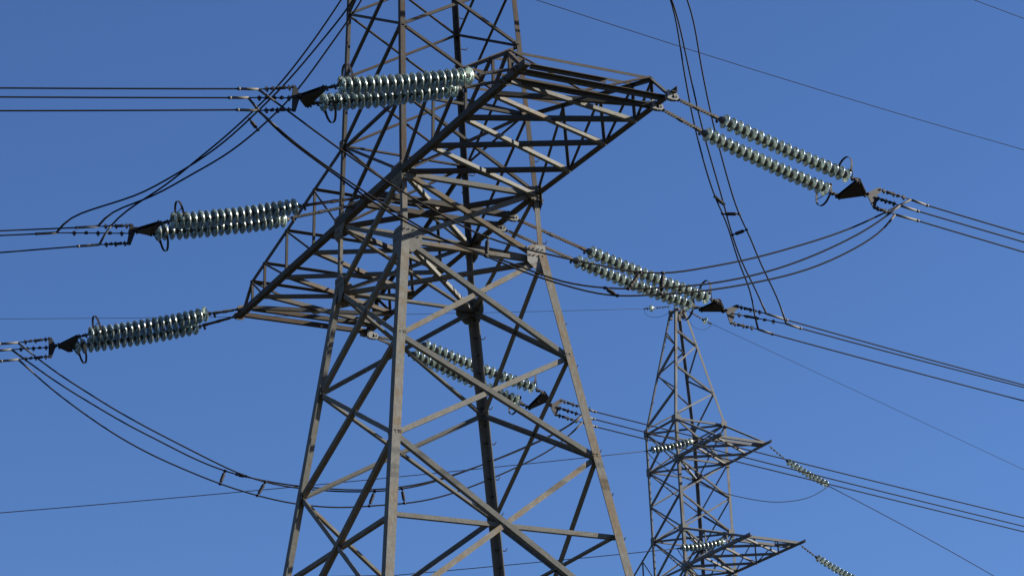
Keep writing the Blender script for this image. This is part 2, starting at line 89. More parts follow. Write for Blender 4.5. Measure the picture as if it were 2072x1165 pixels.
class MB:
    """collects geometry in world metres, builds one mesh object"""
    def __init__(self):
        self.v = []; self.f = []
    def add(self, vs, fs):
        n = len(self.v)
        self.v += [tuple(p) for p in vs]
        self.f += [tuple(i + n for i in f) for f in fs]
    def hexa(self, a, b):
        # a,b: 4-vertex loops -> closed prism
        n = len(a)
        self.add(list(a) + list(b),
                 [tuple(range(n - 1, -1, -1)), tuple(range(n, 2 * n))] +
                 [(i, (i + 1) % n, n + (i + 1) % n, n + i) for i in range(n)])
    def angle(self, p0, p1, b, u, v, t=0.012, b2=None):
        """L-section bar: corner line p0-p1, flange one towards u, flange two towards v"""
        p0, p1 = V(p0), V(p1); a = (p1 - p0).normalized()
        u = V(u); u = (u - a * u.dot(a)).normalized()
        w = a.cross(u); w = w if w.dot(V(v)) > 0 else -w
        b2 = b2 or b
        prof = [(0, 0), (b, 0), (b, t), (t, t), (t, b2), (0, b2)]
        l0 = [p0 + u * x + w * y for x, y in prof]; l1 = [p1 + u * x + w * y for x, y in prof]
        n = 6; base = len(self.v)
        self.v += [tuple(p) for p in l0 + l1]
        q = [(0, 1, 2, 3), (0, 3, 4, 5)]
        for f in q: self.f.append(tuple(base + i for i in reversed(f)))
        for f in q: self.f.append(tuple(base + n + i for i in f))
        for i in range(n):
            self.f.append((base + i, base + (i + 1) % n, base + n + (i + 1) % n, base + n + i))
    def bar(self, p0, p1, w, h, up=(0, 0, 1)):
        p0, p1 = V(p0), V(p1); a = (p1 - p0).normalized(); up = V(up)
        if abs(a.dot(up)) > 0.98: up = V((1, 0, 0))
        s = a.cross(up).normalized(); k = s.cross(a)
        o = [(-w / 2, -h / 2), (w / 2, -h / 2), (w / 2, h / 2), (-w / 2, h / 2)]
        self.hexa([p0 + s * x + k * y for x, y in o], [p1 + s * x + k * y for x, y in o])
    def rod(self, p0, p1, r, seg=8, r2=None):
        p0, p1 = V(p0), V(p1); a = (p1 - p0).normalized()
        up = V((0, 0, 1)) if abs(a.z) < 0.95 else V((1, 0, 0))
        s = a.cross(up).normalized(); k = s.cross(a); r2 = r if r2 is None else r2
        A = [(s * math.cos(2 * PI * i / seg) + k * math.sin(2 * PI * i / seg)) for i in range(seg)]
        self.hexa([p0 + x * r for x in A], [p1 + x * r2 for x in A])
    def plate(self, pts, n, t):
        n = V(n).normalized() * t / 2
        self.hexa([V(p) - n for p in pts], [V(p) + n for p in pts])
    def tube(self, pts, r, seg=8):
        pts = [V(p) for p in pts]; N = len(pts); base = len(self.v); prev = None
        for i, p in enumerate(pts):
            a = (pts[min(i + 1, N - 1)] - pts[max(i - 1, 0)]).normalized()
            if prev is None:
                up = V((0, 0, 1)) if abs(a.z) < 0.9 else V((1, 0, 0))
                s = a.cross(up).normalized()
            else:
                s = (prev - a * prev.dot(a)).normalized()
            prev = s; k = s.cross(a)
            rr = r[i] if isinstance(r, (list, tuple)) else r
            for j in range(seg):
                th = 2 * PI * j / seg
                self.v.append(tuple(p + (s * math.cos(th) + k * math.sin(th)) * rr))
        for i in range(N - 1):
            for j in range(seg):
                a0 = base + i * seg + j; a1 = base + i * seg + (j + 1) % seg
                self.f.append((a0, a1, a1 + seg, a0 + seg))
        self.f.append(tuple(base + j for j in reversed(range(seg))))
        self.f.append(tuple(base + (N - 1) * seg + j for j in range(seg)))
    def lathe(self, prof, seg=28, p0=(0, 0, 0), axis=(0, 0, 1)):
        """prof: closed list of (r, s); spun about axis"""
        p0 = V(p0); a = V(axis).normalized()
        up = V((0, 0, 1)) if abs(a.z) < 0.95 else V((1, 0, 0))
        s = a.cross(up).normalized(); k = s.cross(a); base = len(self.v); n = len(prof)
        for j in range(seg):
            th = 2 * PI * j / seg; d = s * math.cos(th) + k * math.sin(th)
            for r, h in prof: self.v.append(tuple(p0 + d * r + a * h))
        for j in range(seg):
            j2 = (j + 1) % seg
            for i in range(n):
                i2 = (i + 1) % n
                self.f.append((base + j * n + i, base + j2 * n + i, base + j2 * n + i2, base + j * n + i2))
    def mesh(self, name, mat, origin=None, smooth=False):
        me = bpy.data.meshes.new(name)
        o = V(origin) if origin is not None else V((0, 0, 0))
        me.from_pydata([tuple(V(p) - o) for p in self.v], [], self.f)
        bm = bmesh.new(); bm.from_mesh(me); bmesh.ops.recalc_face_normals(bm, faces=bm.faces); bm.to_mesh(me); bm.free()
        me.materials.append(mat)
        if smooth:
            for p in me.polygons: p.use_smooth = True
        return me
    def build(self, name, mat, parent=None, smooth=False, origin=None, axis=None):
        po = V(parent_world(parent)) if parent is not None else V((0, 0, 0))
        o = V(origin) if origin is not None else po
        if axis is not None:            # local Z runs along the member, so its grain does too
            q = V((0, 0, 1)).rotation_difference(V(axis).normalized()); qi = q.inverted()
            self.v = [tuple(qi @ (V(p) - o)) for p in self.v]
            me = self.mesh(name, mat, (0, 0, 0), smooth)
            ob = bpy.data.objects.new(name, me); ob.location = o - po; ob.rotation_euler = q.to_euler()
            return link(ob, parent)
        me = self.mesh(name, mat, o, smooth)
        ob = bpy.data.objects.new(name, me); ob.location = o - po
        return link(ob, parent)

def parent_world(p):
    w = V((0, 0, 0))
    while p is not None:
        w += p.location; p = p.parent
    return w

def spline(pts, sub=6):
    """centripetal-ish Catmull-Rom through the points"""
    P = [V(p) for p in pts]
    P = [P[0] * 2 - P[1]] + P + [P[-1] * 2 - P[-2]]
    out = []
    for i in range(1, len(P) - 2):
        p0, p1, p2, p3 = P[i - 1:i + 3]
        t1 = (p2 - p1).length ** .5 + 1e-6; t0 = (p1 - p0).length ** .5 + 1e-6; t2 = (p3 - p2).length ** .5 + 1e-6
        m1 = (p1 - p0) / t0 - (p2 - p0) / (t0 + t1) + (p2 - p1) / t1
        m2 = (p2 - p1) / t1 - (p3 - p1) / (t1 + t2) + (p3 - p2) / t2
        m1 = m1 * t1; m2 = m2 * t1
        for k in range(sub):
            t = k / sub
            out.append(p1 * (2 * t ** 3 - 3 * t * t + 1) + m1 * (t ** 3 - 2 * t * t + t) + p2 * (-2 * t ** 3 + 3 * t * t) + m2 * (t ** 3 - t * t))
    out.append(P[-2])
    return out

def smooth_curve(pts, n=5):
    """resample evenly and relax so hand-placed points read as one taut cable"""
    s = spline(pts, 8)
    L = [0]
    for a, b in zip(s, s[1:]): L.append(L[-1] + (b - a).length)
    N = max(16, int(L[-1] / 0.22)); out = []; j = 0
    for i in range(N + 1):
        d = L[-1] * i / N
        while j < len(L) - 2 and L[j + 1] < d: j += 1
        t = (d - L[j]) / max(L[j + 1] - L[j], 1e-6); out.append(s[j].lerp(s[j + 1], min(max(t, 0), 1)))
    for _ in range(n):
        out = [out[0]] + [(out[i - 1] + out[i] * 2 + out[i + 1]) / 4 for i in range(1, len(out) - 1)] + [out[-1]]
    return out

# ------------------------------------------------------------------ materials
def new_mat(name):
    m = bpy.data.materials.new(name); m.use_nodes = True
    nt = m.node_tree; b = nt.nodes['Principled BSDF']
    return m, nt, b

def steel(name, grey, rust, pale, scale=1.0, rough=0.8, amount=0.5, metal=0.0, spec=.12):
    m, nt, b = new_mat(name); N = nt.nodes.new; L = nt.links.new
    tc = N('ShaderNodeTexCoord')
    n1 = N('ShaderNodeTexNoise'); n1.inputs['Scale'].default_value = 2.3 * scale; n1.inputs['Detail'].default_value = 6; n1.inputs['Roughness'].default_value = .65
    n2 = N('ShaderNodeTexNoise'); n2.inputs['Scale'].default_value = 17 * scale; n2.inputs['Detail'].default_value = 5; n2.inputs['Roughness'].default_value = .7
    mp = N('ShaderNodeMapping'); mp.inputs['Scale'].default_value = (1, 1, .16)
    n3 = N('ShaderNodeTexNoise'); n3.inputs['Scale'].default_value = 26 * scale; n3.inputs['Detail'].default_value = 4
    L(tc.outputs['Object'], n1.inputs['Vector']); L(tc.outputs['Object'], n2.inputs['Vector'])
    L(tc.outputs['Object'], mp.inputs['Vector']); L(mp.outputs['Vector'], n3.inputs['Vector'])
    oi = N('ShaderNodeObjectInfo')
    ad = N('ShaderNodeMath'); ad.operation = 'MULTIPLY_ADD'; ad.inputs[1].default_value = .5; L(oi.outputs['Random'], ad.inputs[0]); L(n1.outputs['Fac'], ad.inputs[2])
    r1 = N('ShaderNodeValToRGB'); r1.color_ramp.elements[0].position = .93 - .40 * amount; r1.color_ramp.elements[1].position = 1.0 - .12 * amount
    L(ad.outputs[0], r1.inputs['Fac'])
    mx = N('ShaderNodeMix'); mx.data_type = 'RGBA'; mx.inputs['A'].default_value = (*grey, 1); mx.inputs['B'].default_value = (*rust, 1)
    L(r1.outputs['Color'], mx.inputs['Factor'])
    r2 = N('ShaderNodeValToRGB'); r2.color_ramp.elements[0].position = .5; r2.color_ramp.elements[1].position = .68
    L(n3.outputs['Fac'], r2.inputs['Fac'])
    mx2 = N('ShaderNodeMix'); mx2.data_type = 'RGBA'; mx2.inputs['B'].default_value = (*pale, 1)
    sc = N('ShaderNodeMath'); sc.operation = 'MULTIPLY'; sc.inputs[1].default_value = .35; L(r2.outputs['Color'], sc.inputs[0])
    L(sc.outputs[0], mx2.inputs['Factor']); L(mx.outputs['Result'], mx2.inputs['A'])
    r3 = N('ShaderNodeMapRange'); r3.inputs['From Min'].default_value = .3; r3.inputs['From Max'].default_value = .7
    r3.inputs['To Min'].default_value = .80; r3.inputs['To Max'].default_value = 1.16
    L(n2.outputs['Fac'], r3.inputs['Value'])
    mu = N('ShaderNodeVectorMath'); mu.operation = 'SCALE'; L(mx2.outputs['Result'], mu.inputs[0]); L(r3.outputs['Result'], mu.inputs['Scale'])
    L(mu.outputs['Vector'], b.inputs['Base Color'])
    b.inputs['Roughness'].default_value = rough; b.inputs['Metallic'].default_value = metal; b.inputs['Specular IOR Level'].default_value = spec
    bp = N('ShaderNodeBump'); bp.inputs['Strength'].default_value = .25; bp.inputs['Distance'].default_value = .004
    L(n2.outputs['Fac'], bp.inputs['Height']); L(bp.outputs['Normal'], b.inputs['Normal'])
    return m

M_STEEL = steel('weathered_steel', (.126, .124, .110), (.125, .098, .066), (.215, .206, .186), amount=.36)
M_BROWN_SHADE = steel('browned_and_shaded_steel', (.060, .056, .049), (.060, .044, .031), (.105, .096, .083), amount=.5)  # browned upper steel; its dark tone also paints shade on crossarm chords and beams
M_FAR = steel('galvanised_steel', (.125, .127, .125), (.10, .088, .075), (.20, .20, .195), amount=.1)
M_DARK = steel('dark_fittings', (.021, .021, .023), (.028, .022, .019), (.055, .053, .052), scale=3, rough=.7, spec=.2)
M_LINK = steel('link_steel', (.07, .067, .06), (.065, .046, .033), (.15, .142, .125), scale=3)
M_PALE = steel('bracket_zinc', (.21, .21, .20), (.14, .115, .09), (.3, .3, .29), scale=3, amount=.2)
M_SLEEVE = steel('sleeve_aluminium', (.11, .105, .095), (.09, .075, .06), (.17, .16, .145), scale=3, amount=.2, rough=.6, spec=.15)
M_LUG = steel('lug_aluminium', (.05, .048, .045), (.05, .04, .032), (.09, .085, .08), scale=3, amount=.2, rough=.6, spec=.15)
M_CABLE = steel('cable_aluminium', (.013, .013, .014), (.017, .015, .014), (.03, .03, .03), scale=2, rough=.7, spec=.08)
M_CAP = steel('cap_iron', (.060, .066, .062), (.06, .05, .04), (.12, .12, .115), scale=4, rough=.5, spec=.4)

def glass(name, col):
    """thin toughened-glass shell: part clear, part milky, with a soft gloss"""
    m, nt, b = new_mat(name); N = nt.nodes.new; L = nt.links.new
    out = nt.nodes['Material Output']; nt.nodes.remove(b)
    tc = N('ShaderNodeTexCoord'); n = N('ShaderNodeTexNoise'); n.inputs['Scale'].default_value = 14; n.inputs['Detail'].default_value = 4
    L(tc.outputs['Object'], n.inputs['Vector'])
    mr = N('ShaderNodeMapRange'); mr.inputs['To Min'].default_value = .14; mr.inputs['To Max'].default_value = .34
    L(n.outputs['Fac'], mr.inputs['Value'])
    tr = N('ShaderNodeBsdfTransparent'); tr.inputs['Color'].default_value = (.87, .945, .92, 1)
    tl = N('ShaderNodeBsdfTranslucent'); tl.inputs['Color'].default_value = (*col, 1)
    df = N('ShaderNodeBsdfDiffuse'); df.inputs['Color'].default_value = (col[0] * .55, col[1] * .6, col[2] * .58, 1)
    gl = N('ShaderNodeBsdfGlossy'); gl.inputs['Color'].default_value = (.96, 1, .97, 1); L(mr.outputs['Result'], gl.inputs['Roughness'])
    a = N('ShaderNodeMixShader'); a.inputs[0].default_value = .5; L(tl.outputs[0], a.inputs[1]); L(df.outputs[0], a.inputs[2])
    c = N('ShaderNodeMixShader'); c.inputs[0].default_value = .42; L(tr.outputs[0], c.inputs[1]); L(a.outputs[0], c.inputs[2])
    oi = N('ShaderNodeObjectInfo'); v = N('ShaderNodeMapRange'); v.inputs['To Min'].default_value = .34; v.inputs['To Max'].default_value = .56
    L(oi.outputs['Random'], v.inputs['Value']); L(v.outputs['Result'], c.inputs[0])
    fr = N('ShaderNodeFresnel'); fr.inputs['IOR'].default_value = 2.0
    d = N('ShaderNodeMixShader'); L(fr.outputs[0], d.inputs[0]); L(c.outputs[0], d.inputs[1]); L(gl.outputs[0], d.inputs[2])
    L(d.outputs[0], out.inputs['Surface'])
    return m
M_GLASS = glass('toughened_glass', (.74, .815, .765))

def ground_mat():
    m, nt, b = new_mat('dry_grass_ground'); N = nt.nodes.new; L = nt.links.new
    tc = N('ShaderNodeTexCoord'); n = N('ShaderNodeTexNoise'); n.inputs['Scale'].default_value = .4; n.inputs['Detail'].default_value = 10
    L(tc.outputs['Object'], n.inputs['Vector'])
    r = N('ShaderNodeValToRGB'); r.color_ramp.elements[0].color = (.014, .018, .009, 1); r.color_ramp.elements[1].color = (.04, .035, .02, 1)
    r.color_ramp.elements[0].position = .35; r.color_ramp.elements[1].position = .65
    L(n.outputs['Fac'], r.inputs['Fac']); L(r.outputs['Color'], b.inputs['Base Color']); b.inputs['Roughness'].default_value = .95
    return m

# ------------------------------------------------------------------ ground
g = MB(); R_ = 4000; K = 40
g.add([(0, 0, 0)] + [(R_ * math.cos(2 * PI * i / K), R_ * math.sin(2 * PI * i / K), 0) for i in range(K)],
      [(0, i + 1, (i + 1) % K + 1) for i in range(K)])
tag(g.build('ground', ground_mat()), kind='structure')

# ------------------------------------------------------------------ large pylon
T = D['T']; H = D['H']; RB = T['rb']
SGN = {'A': (1, -1), 'B': (-1, -1), 'C': (1, 1), 'D': (-1, 1)}
ZP = 16.2                                   # where the upper body starts to close to its peak
def width(z):
    if z > 8.0: return (1.5 - T['ka'] * 8.0) * max(.12, 1 - (z - 8.0) / 9.0)
    if z > 0: return 1.5 - T['ka'] * z
    if z >= -T['zw']: return 1.5 + (T['aw'] - 1) * 1.5 * (-z) / T['zw']
    return T['aw'] * 1.5 + T['kf'] * (-T['zw'] - z)
def node(l, z, e=0.0):
    w = width(z); sx, sy = SGN[l]
    return V((sx * (w + e), sy * (w * RB + e), z + H))

tower = thing('lattice_pylon', 'tall weathered steel lattice pylon in front with a long crossarm and brownish legs', 'pylon')
Zs = [T['z1'], T['z2'], 6.2, 7.4, 8.8, 10.4, 12.2, 14.2]
ZN3, ZN4, ZN5 = -9.3, -13.6, -18.6
ZB = -H
# legs
for l in 'ABCD':
    sx, sy = SGN[l]
    mb = MB()
    up, lo = .108, .175
    zz = [14.6, 8.0, 0.0, -T['zw']]
    for z1, z0 in zip(zz, zz[1:]):
        mb.angle(node(l, z0, .3 * up), node(l, z1, .3 * up), up, (-sx, 0, 0), (0, -sy, 0), .014)
    mb.angle(node(l, ZB, .3 * lo), node(l, -T['zw'] + .25, .3 * lo), lo, (-sx, 0, 0), (0, -sy, 0), .02)
    leg = mb.build('leg', M_STEEL, tower)
    leg.data.materials.append(M_BROWN_SHADE)
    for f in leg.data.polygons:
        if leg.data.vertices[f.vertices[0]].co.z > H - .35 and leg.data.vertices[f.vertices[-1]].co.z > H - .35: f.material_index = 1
    if l in 'DC':
        z = -20.0; i = 0
        while z < 8:
            w = node(l, z, .02); s = MB()
            d = V((0, 1, 0)) if (l == 'D' and i % 2 == 0) or l == 'C' else V((-1, 0, 0))
            ln = .19 if l == 'D' else .09
            s.tube([w + d * -.06, w + d * ln, w + d * (ln + .035) + V((0, 0, .06))], .0115, 6)
            if l == 'D' or z < 1: s.build('step_bolt', M_DARK, leg, origin=w)
            z += .36 if l == 'D' else .9; i += 1

FN = {'AC': (1, 0, 0), 'AB': (0, -1, 0), 'BD': (-1, 0, 0), 'CD': (0, 1, 0)}
def brace(p, q, n, b, off=0.0, name='brace', corner='low', parent=None, t=.009, inward=True, mat=None, ext=0.0):
    p, q, n = V(p), V(q), V(n); a = (q - p).normalized()
    up = n.cross(a); up = up if up.z > 0 else -up
    if abs(up.z) < 1e-4: up = n.cross(a)
    if corner == 'high': up = -up
    o = n * off - up * b / 2
    mb = MB(); mb.angle(p + o - a * ext, q + o + a * ext, b, up, -n if inward else n, t)
    # a pair of bolt heads at each end of the flat flange
    for e, s in ((p, 1), (q, -1)):
        for d in (.05, .12):
            c = e + a * (s * d) + n * off; mb.rod(c - n * (t + .008), c + n * .016, .014, 6)
    return mb.build(name, mat or M_STEEL, parent or tower, origin=(p + q) / 2, axis=a)

def xpanel(face, z1, z0, b, mat=None):
    l, m = face; n = V(FN[face])
    for k, (P, zp, Q, zq) in enumerate(((l, z1, m, z0), (m, z1, l, z0))):
        p = node(P, zp); q = node(Q, zq)
        d = (V((q.x, q.y, 0)) - V((p.x, p.y, 0))).normalized()
        off = .036 if k == 0 else .004
        brace(p, q, n, b, off, corner='low', mat=mat)

for face in FN:
    for z1, z0, b in ((T['z2'], T['z1'], .058), (T['z1'], T['zT'], .058), (T['zT'], 0, .062), (0, -T['zw'], .088),
                      (-T['zw'], -T['n1'], .098), (-T['n1'], -T['n2'], .098), (-T['n2'], ZN3, .105), (ZN3, ZN4, .11), (ZN4, ZN5, .12),
                      (Zs[2], T['z2'], .058), (Zs[3], Zs[2], .055), (Zs[4], Zs[3], .05), (Zs[5], Zs[4], .05), (Zs[6], Zs[5], .05), (Zs[7], Zs[6], .05)):
        xpanel(face, z1, z0, b, M_BROWN_SHADE if z0 >= 0 else None)
    l, m = face; n = V(FN[face])
    # mid-height horizontals through the big lower X, base panel
    brace(node(l, -T['nh']), node(m, -T['nh']), n, .085, -.045, 'belt')
    brace(node(l, ZN5), node(m, ZN5), n, .1, -.045, 'belt')
    mid = (node(l, ZB + .3) + node(m, ZB + .3)) / 2; top = (node(l, ZN5) + node(m, ZN5)) / 2
    brace(top, node(l, ZB + .4), n, .1, .02); brace(top, node(m, ZB + .4), n, .1, .02)
    # belts at the arm top and waist
    brace(node(l, T['zT']), node(m, T['zT']), n, .058, -.03, 'belt', mat=M_BROWN_SHADE)
for f in ('AC', 'BD'):
    l, m = f
    brace(node(l, -T['zw']), node(m, -T['zw']), FN[f], .085, -.045, 'belt')
    brace(node(l, 0), node(m, 0), FN[f], .095, -.05, 'belt')
def flat(p, q, b, off, name='plan_brace', parent=None, vside=(1, 0, 0), mat=None):
    """angle lying flat under the chords, upright flange on the side given"""
    p, q = V(p), V(q); a = (q - p).normalized()
    s = V((0, 0, 1)).cross(a).normalized()
    s = s if s.dot(V(vside)) > 0 else -s
    o = s * b / 2 + V((0, 0, off))
    mb = MB(); mb.angle(p + o, q + o, b, -s, (0, 0, 1), .01)
    return mb.build(name, mat or M_STEEL, parent or tower, origin=(p + q) / 2, axis=a)
flat(node('A', 0), node('D', 0), .09, -.05); flat(node('B', 0), node('C', 0), .09, -.085, mat=M_BROWN_SHADE)  # B-C diagonal in the darker steel, its unlit look put into the colour
flat(node('A', -T['zw']), node('D', -T['zw']), .085, -.05); flat(node('B', -T['zw']), node('C', -T['zw']), .085, -.085)

# gusset plates on the leg faces
def gusset(l, z, face, ww, hh, shape=0, off=.062):
    n = V(FN[face]); sx, sy = SGN[l]
    inn = V((0, -sy, 0)) if abs(n.x) > .5 else V((-sx, 0, 0))
    c = node(l, z) + n * off; u = V((0, 0, 1))
    if shape == 0:
        pts = [(-.05, -hh * .5), (ww * .45, -hh * .5), (ww, -hh * .18), (ww, hh * .35), (ww * .7, hh * .5), (-.05, hh * .5)]
    else:
        pts = [(-.12, -hh * .35), (.02, -hh * .6), (ww * .5, -hh * .5), (ww, hh * .05), (ww * .9, hh * .5), (-.1, hh * .5)]
    mb = MB(); mb.plate([c + inn * x + u * y for x, y in pts], n, .012)
    for x in (.0, .09, ww * .55, ww * .8):
        for y in (-.3, -.12, .06, .24):
            if x > ww * .5 and y < -.1: continue
            q = c + inn * x + u * (y * hh / .7); mb.rod(q - n * .01, q + n * .026, .014, 6)
    mb.build('gusset_plate', M_PALE if face == 'AC' and l == 'C' and z < -.3 and ww > .3 else M_STEEL, tower, origin=c)
for f in FN:
    for l in f:
        gusset(l, -T['zw'], f, .36, .56)
        if f in ('AB', 'CD'): gusset(l, -.08, f, .40, .52, 1, .07)
        else: gusset(l, -.05, f, .26, .30, 0, .07)
        gusset(l, T['zT'], f, .16, .22, 0)
        gusset(l, -T['n1'], f, .13, .16, 0, .055); gusset(l, -T['n2'], f, .13, .16, 0, .055)

# crossarm: a box girder through the body, rectangular in plan
arm = None
Lx = T['L']; XS = [1.5, T['x1'], T['x2'], T['x3'], T['x4']]
def cy(x, sy):
    t = max(0, (abs(x) - 1.5) / (Lx - 1.5)); return sy * (1.5 * RB + (T['bt'] - 1.5 * RB) * t) if False else sy * 1.5 * (RB + (T['bt'] / 1.5 - RB) * t)
def cz(x): return H + T['tz'] * max(0, (abs(x) - 1.5) / (Lx - 1.5))
def cb(x, sy): return V((x, cy(x, sy), cz(x)))
wT = width(T['zT'])
def ct(x, sy):
    s = 1 if x > 0 else -1; t2 = (abs(x) - wT) / (T['x4'] - wT)
    return V((x, sy * wT * RB * (1 - t2) + cy(x, sy) * t2, H + T['zT'] * (1 - t2) + T['ztt'] * t2))
for sy in (-1, 1):
    mb = MB()
    e = .2 if sy > 0 else .16
    for s in (-1, 1):
        p = cb(s * (Lx + e), sy); q = cb(s * 1.5, sy)
        o = V((0, sy * .075, -.05))
        mb.angle(p + o, q + o, .122, (0, 0, 1), (0, -sy, 0), .014)
    mb.angle(cb(-1.6, sy) + V((0, sy * .09, -.035)), cb(1.6, sy) + V((0, sy * .09, -.035)), .15, (0, 0, 1), (0, -sy, 0), .016)
    ch = mb.build('crossarm_chord', M_BROWN_SHADE, tower, axis=(1, 0, 0), origin=cb(0, sy))  # chord shade is painted in by the darker steel
    for s in (-1, 1):
        mb = MB(); o = V((0, sy * .03, 0))
        mb.angle(ct(s * wT, sy) + o, ct(s * T['x4'], sy) + o, .072, (0, 0, -1), (0, -sy, 0), .009)
        mb.angle(ct(s * T['x4'], sy) + o, cb(s * Lx, sy) + o, .072, (0, 0, -1), (0, -sy, 0), .009)
        mb.build('upper_chord', M_BROWN_SHADE, tower, axis=(1, 0, 0), origin=ct(s * 3, sy))
        n = (0, sy, 0)
        for i in (1, 2, 3, 4):
            brace(cb(s * XS[i], sy), ct(s * XS[i], sy), n, .05, .02, 'post', mat=M_BROWN_SHADE)
            brace(ct(s * XS[i], sy), cb(s * XS[i - 1], sy), n, .056 if s > 0 else .048, .045, 'brace', mat=M_BROWN_SHADE)
for s in (-1, 1):
    for i in (0, 1, 2, 3):
        if True:
            flat(cb(s * XS[i], -1), cb(s * XS[i + 1] if i < 3 else s * (T['x4'] + .05), 1), .086, -.062, mat=M_BROWN_SHADE)  # diagonals turned from the sun: shade put into the colour
            flat(cb(s * (XS[i + 1]), -1), cb(s * XS[i], 1), .078, -.095)
    # end frame: two beams and an upright channel between the chord tips
    for x, b in ((T['x4'] + .02, .088), (Lx - .14, .092)):
        if s < 0: flat(cb(s * x, -1), cb(s * x, 1), b, -.115, 'end_beam', mat=M_BROWN_SHADE)  # both arms' end beams: unlit tone carried by the darker colour
        else:       # here the web hangs down from the inner edge of the top flange
            p, q = cb(x, -1), cb(x, 1); mb = MB(); mb.angle(p + V((-b / 2, 0, .0)), q + V((-b / 2, 0, .0)), b, (1, 0, 0), (0, 0, -1), .01)
            mb.build('end_beam', M_BROWN_SHADE, tower, origin=(p + q) / 2, axis=q - p)
    mb = MB(); y0, y1 = (-1.38, .2) if s > 0 else (-.1, 1.42); k = .075 if s > 0 else .06; mb.angle(V((s * (Lx + .03) - k, y0, cz(Lx) + .06)), V((s * (Lx + .03) - k, y1, cz(Lx) + .06)), k, (1, 0, 0), (0, 0, -1), .012); mb.build('end_plate', M_BROWN_SHADE, tower, axis=(0, 1, 0), origin=cb(s * Lx, 0))
    for i in (1, 2, 3, 4):
        p, q = ct(s * XS[i], -1), ct(s * XS[i], 1)
        mb = MB(); mb.angle(p + V((0, 0, .02)), q + V((0, 0, .02)), .055, (0, 0, -1), (-s, 0, 0), .008)
        mb.build('tie', M_BROWN_SHADE, tower, origin=(p + q) / 2, axis=q - p)
    m0 = (cb(s * T['x4'], -1) + cb(s * T['x4'], 1)) / 2
    for sy in (-1, 1):
        mb = MB(); mb.angle(ct(s * T['x4'], sy), m0, .045, (s, 0, 0), (0, 0, 1), .007); mb.build('brace', M_BROWN_SHADE, tower, origin=m0)
# the two beams under the body that carry the middle strings
for x in (-.16, .42):
    flat(V((x, -1.5, H - .0)), V((x, 1.5, H - .0)), .11, -.12, 'hanger_beam', mat=M_BROWN_SHADE)

# short upper bracket arm, above the picture, holding the middle jumpers out
JX, JZ = 4.4, 7.6
for sy in (-1, 1):
    z0 = 8.4; y = 1.25 * sy
    mb = MB()
    p = node('A' if sy < 0 else 'C', 8.4); q = V((JX, 1.3 * sy, H + 8.2)); r_ = node('A' if sy < 0 else 'C', 10.2)
    mb.angle(p, q, .08, (0, 0, 1), (0, -sy, 0)); mb.angle(r_, q, .07, (0, 0, -1), (0, -sy, 0))
    mb.rod(q, V((JX, 1.3 * sy, H + JZ)), .02)
    mb.build('upper_arm', M_STEEL, tower)
mb = MB(); mb.angle((JX, -1.3, H + 8.2), (JX, 1.3, H + 8.2), .07, (0, 0, 1), (-1, 0, 0)); mb.build('tie', M_BROWN_SHADE, tower)
mb = MB()
for l in 'ABCD': mb.rod(node(l, 14.6), V((0, 0, H + 17.2)), .05, 6)
mb.build('peak', M_STEEL, tower)
mb = MB()
for l in 'ABCD':
    c = node(l, ZB); mb.bar(c + V((0, 0, -.2)), c + V((0, 0, .35)), .7, .7, (1, 0, 0))
mb.build('footing', M_PALE, tower)

# ------------------------------------------------------------------ insulators
def disc_meshes(R, pitch, key):
    g = MB()
    if key == 'deep':       # shallow shells seen from the cap side
        g.lathe([(.044, .0), (.066, .004), (R * .58, .014), (R * .78, .024), (R * .90, .031), (R * .965, .036), (R, .045), (R, .055), (R * .97, .064), (R * .93, .063),
                 (R * .88, .052), (R * .80, .046), (R * .785, .066), (R * .755, .068), (R * .735, .044), (R * .60, .040), (R * .585, .066), (R * .55, .068),
                 (R * .53, .040), (R * .38, .036), (.036, .034)], 30)
    else:
        g.lathe([(.036, .018), (.06, .022), (R * .62, .034), (R * .86, .054), (R * .97, .080), (R, .094), (R * .985, .101), (R * .95, .098),
             (R * .88, .079), (R * .80, .066), (R * .785, .094), (R * .755, .098), (R * .735, .064), (R * .60, .058), (R * .585, .096), (R * .55, .098),
             (R * .53, .058), (R * .38, .052), (.036, .050)], 30)
    gm = g.mesh('glass_shell_' + key, M_GLASS, smooth=True)
    c = MB()
    k = 1.42 if key == 'deep' else 1.0
    e = -.072 if key == 'deep' else -.055
    c.lathe([(.0, e), (.034 * k, e), (.046 * k, -.038), (.052 * k, .0), (.052 * k, .020), (.044 * k, .026), (.0, .026)], 16)
    c.lathe([(.0, .050), (.030, .050), (.026, .062), (.012, .066), (.012, pitch - .04), (.0, pitch - .04)], 12)
    cm = c.mesh('cap_' + key, M_CAP, smooth=True)
    return gm, cm
DM = {'R': disc_meshes(.142, .157, 'deep'), 'L': disc_meshes(.170, .144, 'wide'), 'S': disc_meshes(.128, .157, 'small')}

def frame_rot(a, roll=0.0):
    a = V(a).normalized(); q = V((0, 0, 1)).rotation_difference(a)
    return (q @ Quaternion((0, 0, 1), roll)).to_euler()

rng = random.Random(4)
def put_discs(root, first, last, n, kind):
    gm, cm = DM[kind]; first, last = V(first), V(last); a = (last - first).normalized(); o = root.location
    side = a.cross(V((0, 0, 1))).normalized()
    for i in range(n):
        t = i / (n - 1) if n > 1 else 0
        sag = -.035 * 4 * t * (1 - t) * (1 if n > 5 else 0)
        p = first.lerp(last, t) + V((0, 0, sag)) - a * .06
        e = frame_rot(a + side * rng.uniform(-.07, .07) + V((0, 0, rng.uniform(-.07, .07))), rng.uniform(0, 6))
        d = bpy.data.objects.new('insulator_disc', gm); d.location = p - o; d.rotation_euler = e; link(d, root)
        c = bpy.data.objects.new('metal_cap', cm); link(c, d)

